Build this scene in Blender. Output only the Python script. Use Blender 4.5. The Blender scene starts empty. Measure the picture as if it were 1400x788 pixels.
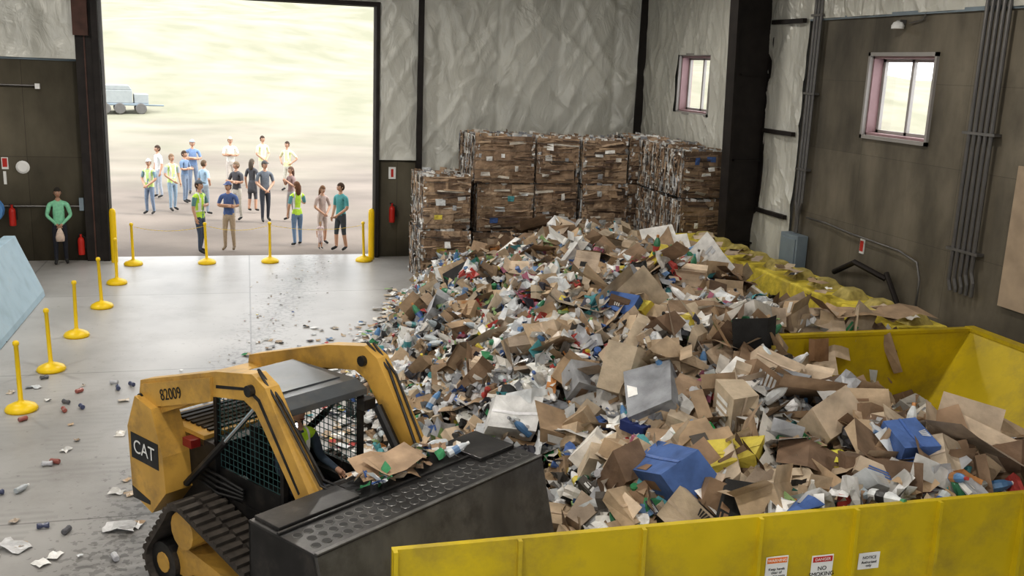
import bpy, math, random
from mathutils import Vector, Matrix, Euler, noise
random.seed(7)
R=random.random
def U(a,b): return a+(b-a)*random.random()
sc=bpy.context.scene
sc.view_settings.view_transform='Standard'
try: sc.view_settings.look='Medium High Contrast'
except Exception: pass
# ------------------------------------------------------------------ materials
def mat(name,col=(.5,.5,.5),rough=.6,metal=0,var=.12,scale=4,bump=0,bscale=30,attr=False,stretch=(1,1,1),emit=0,bdist=.02,detail=4,dist=0):
    m=bpy.data.materials.new(name); m.use_nodes=True; nt=m.node_tree; n=nt.nodes; L=nt.links
    b=n['Principled BSDF']; b.inputs['Roughness'].default_value=rough; b.inputs['Metallic'].default_value=metal
    tc=n.new('ShaderNodeTexCoord'); mp=n.new('ShaderNodeMapping'); mp.inputs['Scale'].default_value=stretch
    L.new(tc.outputs['Object'],mp.inputs['Vector'])
    nz=n.new('ShaderNodeTexNoise'); nz.inputs['Scale'].default_value=scale; nz.inputs['Detail'].default_value=detail
    L.new(mp.outputs[0],nz.inputs['Vector'])
    mr=n.new('ShaderNodeMapRange'); mr.inputs[1].default_value=.3; mr.inputs[2].default_value=.7
    mr.inputs[3].default_value=1-var; mr.inputs[4].default_value=1+var
    L.new(nz.outputs['Fac'],mr.inputs[0])
    vs=n.new('ShaderNodeVectorMath'); vs.operation='SCALE'; L.new(mr.outputs[0],vs.inputs['Scale'])
    if attr:
        a=n.new('ShaderNodeAttribute'); a.attribute_name='Col'; L.new(a.outputs['Color'],vs.inputs[0])
    else:
        vs.inputs[0].default_value=col[:3]
    L.new(vs.outputs[0],b.inputs['Base Color'])
    if bump>0:
        bz=n.new('ShaderNodeTexNoise'); bz.inputs['Scale'].default_value=bscale; bz.inputs['Detail'].default_value=4
        bz.inputs['Distortion'].default_value=dist
        L.new(mp.outputs[0],bz.inputs['Vector'])
        bp=n.new('ShaderNodeBump'); bp.inputs['Strength'].default_value=bump; bp.inputs['Distance'].default_value=bdist
        L.new(bz.outputs['Fac'],bp.inputs['Height']); L.new(bp.outputs[0],b.inputs['Normal'])
    if emit:
        b.inputs['Emission Color'].default_value=(*col[:3],1); b.inputs['Emission Strength'].default_value=emit
    return m
def seams(m,ax,w,h,mortar=.006,dark=.45,off=0.0,c2=.82):
    nt=m.node_tree;n=nt.nodes;L=nt.links;b=n['Principled BSDF']
    tc=n.new('ShaderNodeTexCoord');sp=n.new('ShaderNodeSeparateXYZ');cb=n.new('ShaderNodeCombineXYZ')
    L.new(tc.outputs['Object'],sp.inputs[0])
    L.new(sp.outputs['XYZ'.index(ax[0].upper())],cb.inputs[0]);L.new(sp.outputs['XYZ'.index(ax[1].upper())],cb.inputs[1])
    br=n.new('ShaderNodeTexBrick');br.offset=off;br.inputs['Scale'].default_value=1
    br.inputs['Brick Width'].default_value=w;br.inputs['Row Height'].default_value=h;br.inputs['Mortar Size'].default_value=mortar
    br.inputs['Mortar Smooth'].default_value=.3
    br.inputs['Color1'].default_value=(1,1,1,1);br.inputs['Color2'].default_value=(c2,c2,c2,1);br.inputs['Mortar'].default_value=(dark,dark,dark,1)
    L.new(cb.outputs[0],br.inputs['Vector'])
    mx=n.new('ShaderNodeMix');mx.data_type='RGBA';mx.blend_type='MULTIPLY';mx.inputs[0].default_value=1
    src=b.inputs['Base Color'].links[0].from_socket
    L.new(src,mx.inputs[6]);L.new(br.outputs['Color'],mx.inputs[7]);L.new(mx.outputs[2],b.inputs['Base Color'])
def grime(m,tint,scale=1.5,lo=.48,hi=.68,amt=.7,rust=None):
    nt=m.node_tree;n=nt.nodes;L=nt.links;b=n['Principled BSDF']
    tc=n.new('ShaderNodeTexCoord');nz=n.new('ShaderNodeTexNoise');nz.inputs['Scale'].default_value=scale;nz.inputs['Detail'].default_value=11;nz.inputs['Roughness'].default_value=.7
    L.new(tc.outputs['Object'],nz.inputs['Vector'])
    mr=n.new('ShaderNodeMapRange');mr.inputs[1].default_value=lo;mr.inputs[2].default_value=hi;mr.inputs[3].default_value=0;mr.inputs[4].default_value=amt
    L.new(nz.outputs['Fac'],mr.inputs[0])
    mx=n.new('ShaderNodeMix');mx.data_type='RGBA';L.new(mr.outputs[0],mx.inputs[0])
    L.new(b.inputs['Base Color'].links[0].from_socket,mx.inputs[6]);mx.inputs[7].default_value=(*tint,1);L.new(mx.outputs[2],b.inputs['Base Color'])
M={}
M['insul']=mat('insulation_vinyl',(.61,.605,.55),.36,.10,.12,1.1,.6,2.4,stretch=(1,1,.6),bdist=.10,detail=6,dist=1.0)
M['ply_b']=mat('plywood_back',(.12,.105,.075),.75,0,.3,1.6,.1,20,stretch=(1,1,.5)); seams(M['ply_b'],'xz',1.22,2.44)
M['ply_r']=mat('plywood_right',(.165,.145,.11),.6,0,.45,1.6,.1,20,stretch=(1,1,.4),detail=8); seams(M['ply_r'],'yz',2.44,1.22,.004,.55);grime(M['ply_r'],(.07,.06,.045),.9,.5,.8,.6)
M['ply_tan']=mat('plywood_tan',(.42,.33,.24),.7,0,.15,3)
M['wallcore']=mat('wall_steel',(.3,.3,.29),.6,.2)
M['darksteel']=mat('dark_steel',(.026,.021,.019),.6,.3,.3)
M['redsteel']=mat('primer_steel',(.10,.05,.038),.65,.1,.3)
M['conduit']=mat('conduit_metal',(.17,.165,.16),.4,.5,.1)
M['grey']=mat('grey_paint',(.22,.27,.31),.5,0,.08)
M['white']=mat('white_paint',(.8,.8,.78),.5,0,.04)
M['winframe']=mat('window_frame',(.34,.325,.31),.5,0,.06)
M['pinkframe']=mat('window_jamb',(.32,.21,.22),.55,0,.1)
M['red']=mat('red_paint',(.5,.03,.02),.4,0,.05)
M['dkred']=mat('tail_light_red',(.22,.02,.015),.4,0,.05)
M['black']=mat('black_rubber',(.014,.014,.014),.6,0,.25,20)
M['orange']=mat('orange',(.8,.2,.03),.6)
M['yel']=mat('stanchion_yellow',(.85,.58,.01),.4,0,.04)
M['hop']=mat('hopper_yellow',(.54,.41,.012),.42,0,.14,1.6,.12,8,detail=9);grime(M['hop'],(.25,.19,.05),1.5,.48,.72,.7)
M['blk']=mat('block_yellow',(.68,.56,.08),.8,0,.3,5,.4,25);grime(M['blk'],(.28,.23,.12),3,.5,.75,.6)
M['stud']=mat('block_stud',(.42,.35,.12),.85,0,.35,8,.4,25)
M['bar']=mat('barrier_blue',(.40,.54,.63),.6,0,.14,3,.1,10);grime(M['bar'],(.32,.36,.38),3,.5,.75,.5)
M['tarp']=mat('tarp_pale',(.31,.335,.34),.6,0,.06)
M['blue']=mat('blue_paint',(.12,.3,.6),.5)
M['mach']=mat('machine_yellow',(.54,.325,.075),.42,0,.18,3,.08,15,detail=8);grime(M['mach'],(.20,.135,.06),2.6,.48,.70,.7)
M['mblack']=mat('machine_black',(.026,.025,.025),.42,.3,.35,4);grime(M['mblack'],(.10,.085,.07),4,.52,.75,.6)
M['mplate']=mat('bucket_plate',(.050,.049,.049),.36,.4,.4,3,.1,14,detail=8);grime(M['mplate'],(.16,.145,.13),3,.54,.8,.6)
M['mgrey']=mat('machine_worn_steel',(.15,.148,.142),.40,.4,.4,2.5,.15,12,detail=8,stretch=(1,1,.4));grime(M['mgrey'],(.06,.056,.052),2,.48,.68,.75)
M['roof']=mat('cab_roof_grey',(.10,.11,.12),.35,.2,.15);grime(M['roof'],(.2,.18,.15),3,.5,.75,.5)
M['mesh']=mat('cab_mesh',(.05,.12,.12),.5,.2,.1)
M['chrome']=mat('chrome_rod',(.7,.7,.7),.15,1,.02)
M['lamp']=mat('work_lamp',(.9,.95,1),.4,emit=14)
M['rubber']=mat('track_rubber',(.055,.046,.038),.8,0,.4,8)
M['col']=mat('debris_card',attr=True,rough=.8,var=.26,scale=5,bump=.25,bscale=22,detail=7,bdist=.03)
M['gloss']=mat('debris_plastic',attr=True,rough=.3,var=.12,scale=12,bump=.25,bscale=25)
M['bale']=mat('bale_card',attr=True,rough=.85,var=.30,scale=5,bump=.6,bscale=12,bdist=.06,detail=7)
M['pilebase']=mat('pile_base',(.06,.047,.036),.9,0,.8,14,1,25,bdist=.06)  # dark colour supplies the shade in gaps between debris pieces
M['cloth']=mat('cloth',attr=True,rough=.85,var=.12,scale=20)
M['skin']=mat('skin',attr=True,rough=.55,var=.05,scale=20)
fm=mat('concrete_floor',(.43,.42,.405),.40,0,.17,.55,.06,40,detail=9); seams(fm,'xy',4.6,5.2,.018,.6,0,.94);grime(fm,(.20,.185,.17),.7,.50,.78,.55)
nt=fm.node_tree;n=nt.nodes;L=nt.links;b=n['Principled BSDF']
tc=n.new('ShaderNodeTexCoord');sp=n.new('ShaderNodeSeparateXYZ');L.new(tc.outputs['Object'],sp.inputs[0])
def mth(op,a,b_=None,c=None,cl=False):
    x=n.new('ShaderNodeMath');x.operation=op;x.use_clamp=cl
    for i,v in enumerate((a,b_,c)):
        if v is None: continue
        if isinstance(v,(int,float)): x.inputs[i].default_value=v
        else: L.new(v,x.inputs[i])
    return x.outputs[0]
line=mth('MULTIPLY_ADD',sp.outputs[1],.20,-3.3)
dist=mth('ABSOLUTE',mth('SUBTRACT',sp.outputs[0],line))
nz=n.new('ShaderNodeTexNoise');nz.inputs['Scale'].default_value=1.3;nz.inputs['Detail'].default_value=8;L.new(tc.outputs['Object'],nz.inputs['Vector'])
nz2=n.new('ShaderNodeTexNoise');nz2.inputs['Scale'].default_value=11;nz2.inputs['Detail'].default_value=8;L.new(tc.outputs['Object'],nz2.inputs['Vector'])
band=mth('SUBTRACT',1.0,mth('DIVIDE',dist,.9),cl=True)
sp1=mth('MULTIPLY',mth('GREATER_THAN',mth('ADD',mth('MULTIPLY',band,.18),nz2.outputs[0]),.68),.22)
st=mth('MULTIPLY',mth('MULTIPLY',band,nz.outputs[0]),.34)
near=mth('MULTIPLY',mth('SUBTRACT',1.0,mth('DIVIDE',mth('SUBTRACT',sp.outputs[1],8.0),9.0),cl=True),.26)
wv=n.new('ShaderNodeTexWave');wv.inputs['Scale'].default_value=2.2;wv.inputs['Distortion'].default_value=3;wv.bands_direction='Y';L.new(tc.outputs['Object'],wv.inputs['Vector'])
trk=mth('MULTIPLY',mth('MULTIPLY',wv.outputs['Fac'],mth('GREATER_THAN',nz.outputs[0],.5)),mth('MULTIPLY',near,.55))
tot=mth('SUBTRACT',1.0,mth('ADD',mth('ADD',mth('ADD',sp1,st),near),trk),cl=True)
vs=n.new('ShaderNodeVectorMath');vs.operation='SCALE'
L.new(b.inputs['Base Color'].links[0].from_socket,vs.inputs[0]);L.new(tot,vs.inputs['Scale']);L.new(vs.outputs[0],b.inputs['Base Color'])
M['floor']=fm
gm=mat('dirt_yard',(.175,.148,.126),.95,0,.30,.30,.3,12,detail=10,stretch=(.7,1,1));M['ground']=gm
nt=gm.node_tree;n=nt.nodes;L=nt.links;b=n['Principled BSDF']
tc=n.new('ShaderNodeTexCoord');sp=n.new('ShaderNodeSeparateXYZ');L.new(tc.outputs['Object'],sp.inputs[0])
nz=n.new('ShaderNodeTexNoise');nz.inputs['Scale'].default_value=.09;nz.inputs['Detail'].default_value=9;L.new(tc.outputs['Object'],nz.inputs['Vector'])
gy_=mth('ADD',mth('MULTIPLY',nz.outputs[0],60),sp.outputs[1])
fac=n.new('ShaderNodeMapRange');fac.inputs[1].default_value=66;fac.inputs[2].default_value=100;L.new(gy_,fac.inputs[0])
mpv=n.new('ShaderNodeMapRange');mpv.inputs[1].default_value=.35;mpv.inputs[2].default_value=.65
nzg=n.new('ShaderNodeTexNoise');nzg.inputs['Scale'].default_value=.22;nzg.inputs['Detail'].default_value=10;L.new(tc.outputs['Object'],nzg.inputs['Vector']);L.new(nzg.outputs[0],mpv.inputs[0])
gx=n.new('ShaderNodeMix');gx.data_type='RGBA';L.new(mpv.outputs[0],gx.inputs[0]);gx.inputs[6].default_value=(.205,.205,.145,1);gx.inputs[7].default_value=(.285,.27,.21,1)
mx=n.new('ShaderNodeMix');mx.data_type='RGBA';L.new(fac.outputs[0],mx.inputs[0]);L.new(b.inputs['Base Color'].links[0].from_socket,mx.inputs[6]);L.new(gx.outputs[2],mx.inputs[7]);L.new(mx.outputs[2],b.inputs['Base Color'])
g=bpy.data.materials.new('window_glass');g.use_nodes=True;gn=g.node_tree.nodes;gl=g.node_tree.links
gn.remove(gn['Principled BSDF']);tr=gn.new('ShaderNodeBsdfTransparent');gy=gn.new('ShaderNodeBsdfGlossy');gy.inputs['Roughness'].default_value=.05
mx=gn.new('ShaderNodeMixShader');mx.inputs[0].default_value=.06;gl.new(tr.outputs[0],mx.inputs[1]);gl.new(gy.outputs[0],mx.inputs[2]);gl.new(mx.outputs[0],gn['Material Output'].inputs[0])
M['glass']=g
# ------------------------------------------------------------------ mesh builder
class MB:
    def __init__(s): s.v=[];s.f=[];s.m=[];s.c=[];s.mats=[];s.X=None
    def mi(s,k):
        if k not in s.mats: s.mats.append(k)
        return s.mats.index(k)
    def add(s,vs,fs,k,col=(.5,.5,.5),T=None):
        o=len(s.v);T2=T
        if s.X is not None: T2=s.X@T if T is not None else s.X
        if T2 is not None: s.v.extend([(T2@Vector(p))[:] for p in vs])
        else: s.v.extend([tuple(p) for p in vs])
        i=s.mi(k)
        for f in fs: s.f.append([o+q for q in f]);s.m.append(i);s.c.append(col)
    def box(s,x0,x1,y0,y1,z0,z1,k,col=(.5,.5,.5),T=None):
        s.add([(x0,y0,z0),(x1,y0,z0),(x1,y1,z0),(x0,y1,z0),(x0,y0,z1),(x1,y0,z1),(x1,y1,z1),(x0,y1,z1)],
              [(0,3,2,1),(4,5,6,7),(0,1,5,4),(1,2,6,5),(2,3,7,6),(3,0,4,7)],k,col,T)
    def tube(s,pts,rad,k,n=8,col=(.5,.5,.5),T=None):
        pts=[Vector(p) for p in pts]; 
        if not isinstance(rad,(list,tuple)): rad=[rad]*len(pts)
        vs=[];fs=[];prev=None
        for i,p in enumerate(pts):
            d=(pts[min(i+1,len(pts)-1)]-pts[max(i-1,0)]).normalized()
            if prev is None: a=d.orthogonal().normalized()
            else:
                a=(prev-d*prev.dot(d)); a=a.normalized() if a.length>1e-5 else d.orthogonal().normalized()
            prev=a;bb=d.cross(a)
            for j in range(n):
                t=2*math.pi*j/n; vs.append(p+(a*math.cos(t)+bb*math.sin(t))*rad[i])
        for i in range(len(pts)-1):
            for j in range(n):
                fs.append((i*n+j,i*n+(j+1)%n,(i+1)*n+(j+1)%n,(i+1)*n+j))
        fs.append(tuple(range(n))[::-1]);fs.append(tuple((len(pts)-1)*n+j for j in range(n)))
        s.add(vs,fs,k,col,T)
    def prism(s,poly,a,b,k,col=(.5,.5,.5),T=None,axis='y'):
        n=len(poly)
        def P(u,w,t): return (u,t,w) if axis=='y' else ((t,u,w) if axis=='x' else (u,w,t))
        vs=[P(u,w,a) for u,w in poly]+[P(u,w,b) for u,w in poly]
        fs=[(i,(i+1)%n,n+(i+1)%n,n+i) for i in range(n)]+[tuple(range(n))[::-1],tuple(range(n,2*n))]
        s.add(vs,fs,k,col,T)
    def lathe(s,prof,k,n=16,col=(.5,.5,.5),T=None):
        vs=[];fs=[]
        for r,z in prof:
            for j in range(n):
                t=2*math.pi*j/n;vs.append((r*math.cos(t),r*math.sin(t),z))
        for i in range(len(prof)-1):
            for j in range(n): fs.append((i*n+j,i*n+(j+1)%n,(i+1)*n+(j+1)%n,(i+1)*n+j))
        fs.append(tuple(range(n))[::-1]);fs.append(tuple((len(prof)-1)*n+j for j in range(n)))
        s.add(vs,fs,k,col,T)
    def panel(s,ax,pl,u0,u1,v0,v1,k,step=.15,amp=0,sgn=1,fr=1.0):
        nu=max(1,int((u1-u0)/step));nv=max(1,int((v1-v0)/step))
        if amp==0: nu=nv=1
        vs=[];fs=[]
        for i in range(nu+1):
            for j in range(nv+1):
                u=u0+(u1-u0)*i/nu;v=v0+(v1-v0)*j/nv
                o=0
                if amp:
                    bay=abs(math.sin(math.pi*u/1.55))**.4
                    q=noise.noise(Vector((u*1.1,v*.4,pl)))
                    r=1-abs(noise.noise(Vector((u*1.7+v*.8,v*.4-u*.3,pl+5))))*2.2
                    r2=1-abs(noise.noise(Vector((u*2.2-v*1.1,v*.5+u*.4,pl+11))))*2.2
                    o=sgn*amp*(.60*bay+.5*q+.30*max(r,0)**3+.24*max(r2,0)**3)
                vs.append((u,pl+o,v) if ax=='y' else (pl+o,u,v))
        for i in range(nu):
            for j in range(nv):
                a=i*(nv+1)+j;fs.append((a,a+nv+1,a+nv+2,a+1))
        s.add(vs,fs,k)
    def build(s,name,parent=None,smooth=False,bevel=0,attr=False):
        me=bpy.data.meshes.new(name);me.from_pydata(s.v,[],s.f)
        for k in s.mats: me.materials.append(M[k])
        me.polygons.foreach_set('material_index',s.m)
        if smooth: me.polygons.foreach_set('use_smooth',[True]*len(s.f))
        if attr:
            ca=me.color_attributes.new('Col','FLOAT_COLOR','CORNER')
            arr=[]
            for f,c in zip(s.f,s.c): arr.extend([c[0],c[1],c[2],1.0]*len(f))
            ca.data.foreach_set('color',arr)
        me.update();o=bpy.data.objects.new(name,me);sc.collection.objects.link(o)
        if bevel:
            md=o.modifiers.new('bev','BEVEL');md.width=bevel;md.segments=2;md.limit_method='ANGLE'
        if parent: o.parent=parent
        return o
def text(name,body,size,loc,rot,k,parent=None):
    c=bpy.data.curves.new(name,'FONT');c.body=body;c.size=size;c.align_x='CENTER';c.align_y='CENTER';c.extrude=.001
    c.materials.append(M[k]);o=bpy.data.objects.new(name,c);sc.collection.objects.link(o);o.location=loc;o.rotation_euler=rot
    if parent:o.parent=parent
    return o
def empty(name,loc=(0,0,0),rot=0):
    e=bpy.data.objects.new(name,None);sc.collection.objects.link(e);e.location=loc;e.rotation_euler=(0,0,rot);return e
# ------------------------------------------------------------------ camera
cam=bpy.data.cameras.new('camera');co=bpy.data.objects.new('camera',cam);sc.collection.objects.link(co);sc.camera=co
cam.lens=34.2;cam.sensor_width=36;cam.clip_end=500
r=Vector((.9654,-.2579,.0390)).normalized();f=Vector((.2601,.9397,-.2223)).normalized();u=r.cross(f).normalized();r=f.cross(u)
m3=Matrix((r,u,-f)).transposed();co.matrix_world=Matrix.Translation((0,0,4.9))@m3.to_4x4()
# ------------------------------------------------------------------ room
BY=24.6;RX=10.2;LX=-12;FY=-8;CZ=8.2
o=MB();o.box(LX-.3,RX+.3,FY-.3,BY+.3,-.2,0,'floor');o.build('floor')
o=MB();o.box(LX-.3,RX+.3,FY-.3,BY+.3,CZ,CZ+.2,'wallcore')
for y in range(-6,24,3): o.box(LX,RX,y,y+.1,CZ-.25,CZ,'darksteel')
o.build('ceiling')
w=MB()
DX0,DX1,DZ=-3.2,3.1,6.18
w.box(LX,DX0,BY,BY+.3,0,CZ,'wallcore');w.box(DX1,RX,BY,BY+.3,0,CZ,'wallcore');w.box(DX0,DX1,BY,BY+.3,DZ,CZ,'wallcore')
w.panel('y',BY-.05,LX,DX0,4.67,CZ,'insul',.1,.12,-1)
w.panel('y',BY-.05,DX0,DX1,DZ+.03,CZ,'insul',.14,.05,-1)
w.panel('y',BY-.05,DX1,4.13,2.48,CZ,'insul',.06,.13,-1)
w.panel('y',BY-.06,4.2,RX,2.1,CZ,'insul',.06,.18,-1)
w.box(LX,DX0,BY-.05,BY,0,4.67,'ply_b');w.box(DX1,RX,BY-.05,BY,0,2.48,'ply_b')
w.box(LX,DX0,BY-.08,BY-.03,4.62,4.70,'grey')
w.build('wall_back',smooth=True)
w=MB()
W=[(12.98,14.66),(20.55,22.25)];WZ=(3.98,5.32)
ys=[FY,W[0][0],W[0][1],W[1][0],W[1][1],BY+.3]
for i in range(5):
    if i in(1,3):
        w.box(RX,RX+.25,ys[i],ys[i+1],0,WZ[0],'wallcore');w.box(RX,RX+.25,ys[i],ys[i+1],WZ[1],CZ,'wallcore')
    else: w.box(RX,RX+.25,ys[i],ys[i+1],0,CZ,'wallcore')
def finish(y0,y1,z0,z1,k,amp):
    for (a,b_) in W:
        if y0<a and y1>b_ and z0<WZ[0] and z1>WZ[1]:
            for (p,q,r0,r1) in ((y0,a,z0,z1),(b_,y1,z0,z1),(a,b_,z0,WZ[0]),(a,b_,WZ[1],z1)): w.panel('x',RX-.04,p,q,r0,r1,k,.08,amp,-1)
            return
    w.panel('x',RX-.04,y0,y1,z0,z1,k,.08,amp,-1)
finish(18.2,BY,0,CZ,'insul',.10)
finish(16.6,18.2,0,CZ,'insul',.08)
finish(FY,16.6,5.96,CZ,'insul',.09)
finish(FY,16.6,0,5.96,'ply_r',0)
w.box(RX-.09,RX-.03,FY,16.6,5.93,5.99,'grey')
w.build('wall_right')
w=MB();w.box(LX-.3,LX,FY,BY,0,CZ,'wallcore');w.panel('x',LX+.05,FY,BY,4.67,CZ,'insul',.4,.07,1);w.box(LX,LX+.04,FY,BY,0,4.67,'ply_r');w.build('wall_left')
w=MB();w.box(LX,-9,FY-.3,FY,0,CZ,'wallcore');w.box(3,RX,FY-.3,FY,0,CZ,'wallcore');w.box(-9,3,FY-.3,FY,6.5,CZ,'wallcore');w.build('wall_front')  # unseen wall; opening placed and narrowed to steer sky light from behind-left
for i,(a,b_) in enumerate(W):
    o=MB();z0,z1=WZ
    for (p,q,r0,r1) in ((a,a+.06,z0,z1),(b_-.06,b_,z0,z1),(a,b_,z0,z0+.06),(a,b_,z1-.06,z1)):
        o.box(RX-.02,RX+.26,p,q,r0,r1,'pinkframe')
    for (p,q,r0,r1) in ((a-.02,a+.03,z0-.04,z1+.04),(b_-.03,b_+.02,z0-.04,z1+.04),(a-.02,b_+.02,z0-.04,z0+.02),(a-.02,b_+.02,z1-.02,z1+.04)):
        o.box(RX-.09,RX-.02,p,q,r0,r1,'winframe')
    mid=(a+b_)/2
    for (p,q,r0,r1) in ((a+.06,a+.12,z0+.06,z1-.06),(b_-.12,b_-.06,z0+.06,z1-.06),(mid-.03,mid+.03,z0+.06,z1-.06),(a+.06,b_-.06,z0+.06,z0+.11),(a+.06,b_-.06,z1-.11,z1-.06)):
        o.box(RX+.16,RX+.22,p,q,r0,r1,'winframe')
    o.box(RX+.185,RX+.19,a+.06,b_-.06,z0+.06,z1-.06,'glass')
    o.build('window_%d'%(i+1))
o=MB()
o.box(DX0-.14,DX0,BY-.22,BY+.32,0,DZ,'darksteel');o.box(DX1,DX1+.08,BY-.2,BY+.32,0,DZ,'darksteel')
o.box(DX0-.14,DX1+.08,BY-.2,BY+.32,DZ,DZ+.1,'darksteel')
o.box(DX0-.5,DX0-.14,BY-.18,BY-.05,0,CZ-.02,'darksteel');o.box(DX0-.52,DX0-.2,BY-.3,BY-.1,5.2,CZ-.02,'redsteel')
o.box(DX0-.32,DX0-.29,BY-.2,BY-.18,0,5.2,'redsteel')
o.box(DX0+.02,DX0+.08,BY-.1,BY-.02,0,DZ,'conduit');o.box(DX1-.06,DX1,BY-.1,BY-.02,0,DZ,'conduit')
o.build('door_1')
for nm,x,sx in (('steel_column',4.17,.05),('steel_column',10.0,.09)):
    o=MB();o.box(x-sx,x+sx,BY-.3,BY-.06,0,CZ,'darksteel');o.box(x-sx-.02,x+sx+.02,BY-.32,BY-.28,0,CZ,'darksteel');o.build(nm)
o=MB();o.prism([(RX-.06,0),(9.48,0),(9.22,CZ),(RX-.06,CZ)],17.98,18.02,'darksteel')
o.prism([(9.46,0),(9.51,0),(9.25,CZ),(9.20,CZ)],17.83,18.17,'darksteel')
o.box(RX-.1,RX-.05,17.83,18.17,0,CZ,'darksteel')
for z in (1.5,3.2,4.9,6.6): o.box(9.5,RX-.1,17.9,18.1,z,z+.03,'darksteel')
o.build('steel_column')
o=MB()
for z in (3.8,5.9,2.2): o.box(RX-.18,RX-.1,16.7,17.85,z,z+.08,'darksteel')
o.build('wall_girt')
o=MB()
for i,y in enumerate((16.18,16.28,16.38)): o.tube([(RX-.13,y,8),(RX-.13,y,2.6),(RX-.13,y+.08*(1-i),2.35),(RX-.13,y+.08*(1-i),2.02)],.03,'conduit')
for z in (3.2,4.6,6.0): o.box(RX-.17,RX-.05,16.1,16.46,z,z+.04,'conduit')
o.build('conduit_run')
o=MB()
for i in range(5): 
    y=11.55+.11*i; o.tube([(RX-.13,y,8),(RX-.13,y,2.25-.05*i),(RX-.13,y-.06,2.1-.05*i),(RX-.13,y-.06,1.9)],.03,'conduit')
for z in (2.5,4.2,6.2): o.box(RX-.17,RX-.05,11.45,12.1,z,z+.04,'conduit')
o.build('conduit_run')
o=MB();o.box(RX-.28,RX-.05,15.95,16.55,1.35,2.0,'grey');o.box(RX-.3,RX-.28,16.0,16.5,1.42,1.93,'grey');o.build('electrical_box',bevel=.01)
o=MB();o.tube([(RX-.1,16,2.35),(RX-.1,15.4,2.35),(RX-.12,14.6,2.3),(RX-.12,13.2,2.25),(RX-.12,12.75,2.15),(RX-.12,12.65,1.9),(RX-.12,12.65,.9)],.018,'conduit');o.build('flexible_conduit',smooth=True)
o=MB();o.box(RX-.07,RX-.045,14.22,14.33,2.0,2.26,'white');o.box(RX-.075,RX-.07,14.23,14.32,2.04,2.22,'red');o.build('wall_sign')
o=MB();o.tube([(RX-.12,14.9,1.55),(RX-.5,13.8,1.95),(RX-.17,13.4,1.75)],.05,'darksteel');o.tube([(RX-.17,13.4,1.85),(RX-.13,12.9,1.2)],.04,'darksteel');o.build('steel_brace')
o=MB();o.box(RX-.1,RX-.05,9.2,11.0,1.9,3.85,'ply_tan');o.build('plywood_sheet')
o=MB();o.lathe([(.1,0),(.1,.05),(.07,.1),(.02,.12)],'white',T=Matrix.Translation((RX-.16,13.9,5.72)));o.tube([(RX-.1,13.7,5.8),(RX-.08,13.4,5.85),(RX-.08,13.25,6.1),(RX-.08,13.2,6.6)],.012,'conduit');o.box(RX-.16,RX-.05,13.85,13.95,5.8,5.86,'conduit');o.build('wall_lamp')
def extinguisher(x,z):
    o=MB();T=Matrix.Translation((x,BY-.18,z))
    o.lathe([(.02,0),(.07,.01),(.075,.05),(.075,.34),(.06,.40),(.025,.43),(.025,.47),(.03,.5)],'red',T=T)
    o.box(-.06,.02,-.02,.02,.48,.51,'black',T=T);o.tube([(.03,0,.46),(.1,0,.42),(.1,0,.15)],.012,'black',T=T)
    o.box(-.02,.02,.06,.12,.15,.3,'darksteel',T=T);o.build('fire_extinguisher',smooth=False)
extinguisher(3.52,.9);extinguisher(-5.25,.85);extinguisher(-3.82,.15)
o=MB();o.box(3.44,3.62,BY-.075,BY-.055,2.0,2.3,'white');o.box(3.5,3.56,BY-.08,BY-.075,2.05,2.25,'red');o.build('wall_sign')
o=MB();o.box(-5.42,-5.28,BY-.075,BY-.055,2.15,2.42,'white');o.box(-5.40,-5.3,BY-.08,BY-.075,2.2,2.4,'red');o.box(-5.4,-5.34,BY-.075,BY-.055,1.8,2.1,'white');o.build('wall_sign')
o=MB();o.lathe([(.14,0),(.15,.02),(.1,.05)],'white',T=Matrix.Translation((-4.98,BY-.06,2.2))@Matrix.Rotation(math.pi/2,4,'X'));o.build('wall_vent')
o=MB();o.tube([(-8,BY-.1,4.05),(-4.55,BY-.1,4.05)],.02,'conduit');o.box(-4.6,-4.5,BY-.14,BY-.05,3.98,4.1,'white');o.build('conduit_run')
o=MB();o.tube([(-8,BY-.1,1.3),(-3.75,BY-.1,1.3)],.02,'conduit');o.box(-3.82,-3.72,BY-.14,BY-.05,1.2,1.5,'grey');o.build('conduit_run')
o=MB();o.lathe([(.05,-.1),(.30,-.1),(.30,-.07),(.12,-.06),(.12,.06),(.30,.07),(.30,.1),(.05,.1)],'blue',T=Matrix.Translation((-5.68,BY-.35,1.25))@Matrix.Rotation(math.pi/2,4,'X'));o.box(-5.76,-5.6,BY-.3,BY-.13,1.1,1.4,'darksteel');o.build('hose_reel')
for x in (DX0+.12,DX1-.12):
    o=MB();o.lathe([(.075,0),(.075,1.2),(.06,1.26),(.02,1.29)],'yel',T=Matrix.Translation((x,BY-.35,0)));o.build('bollard')
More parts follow.
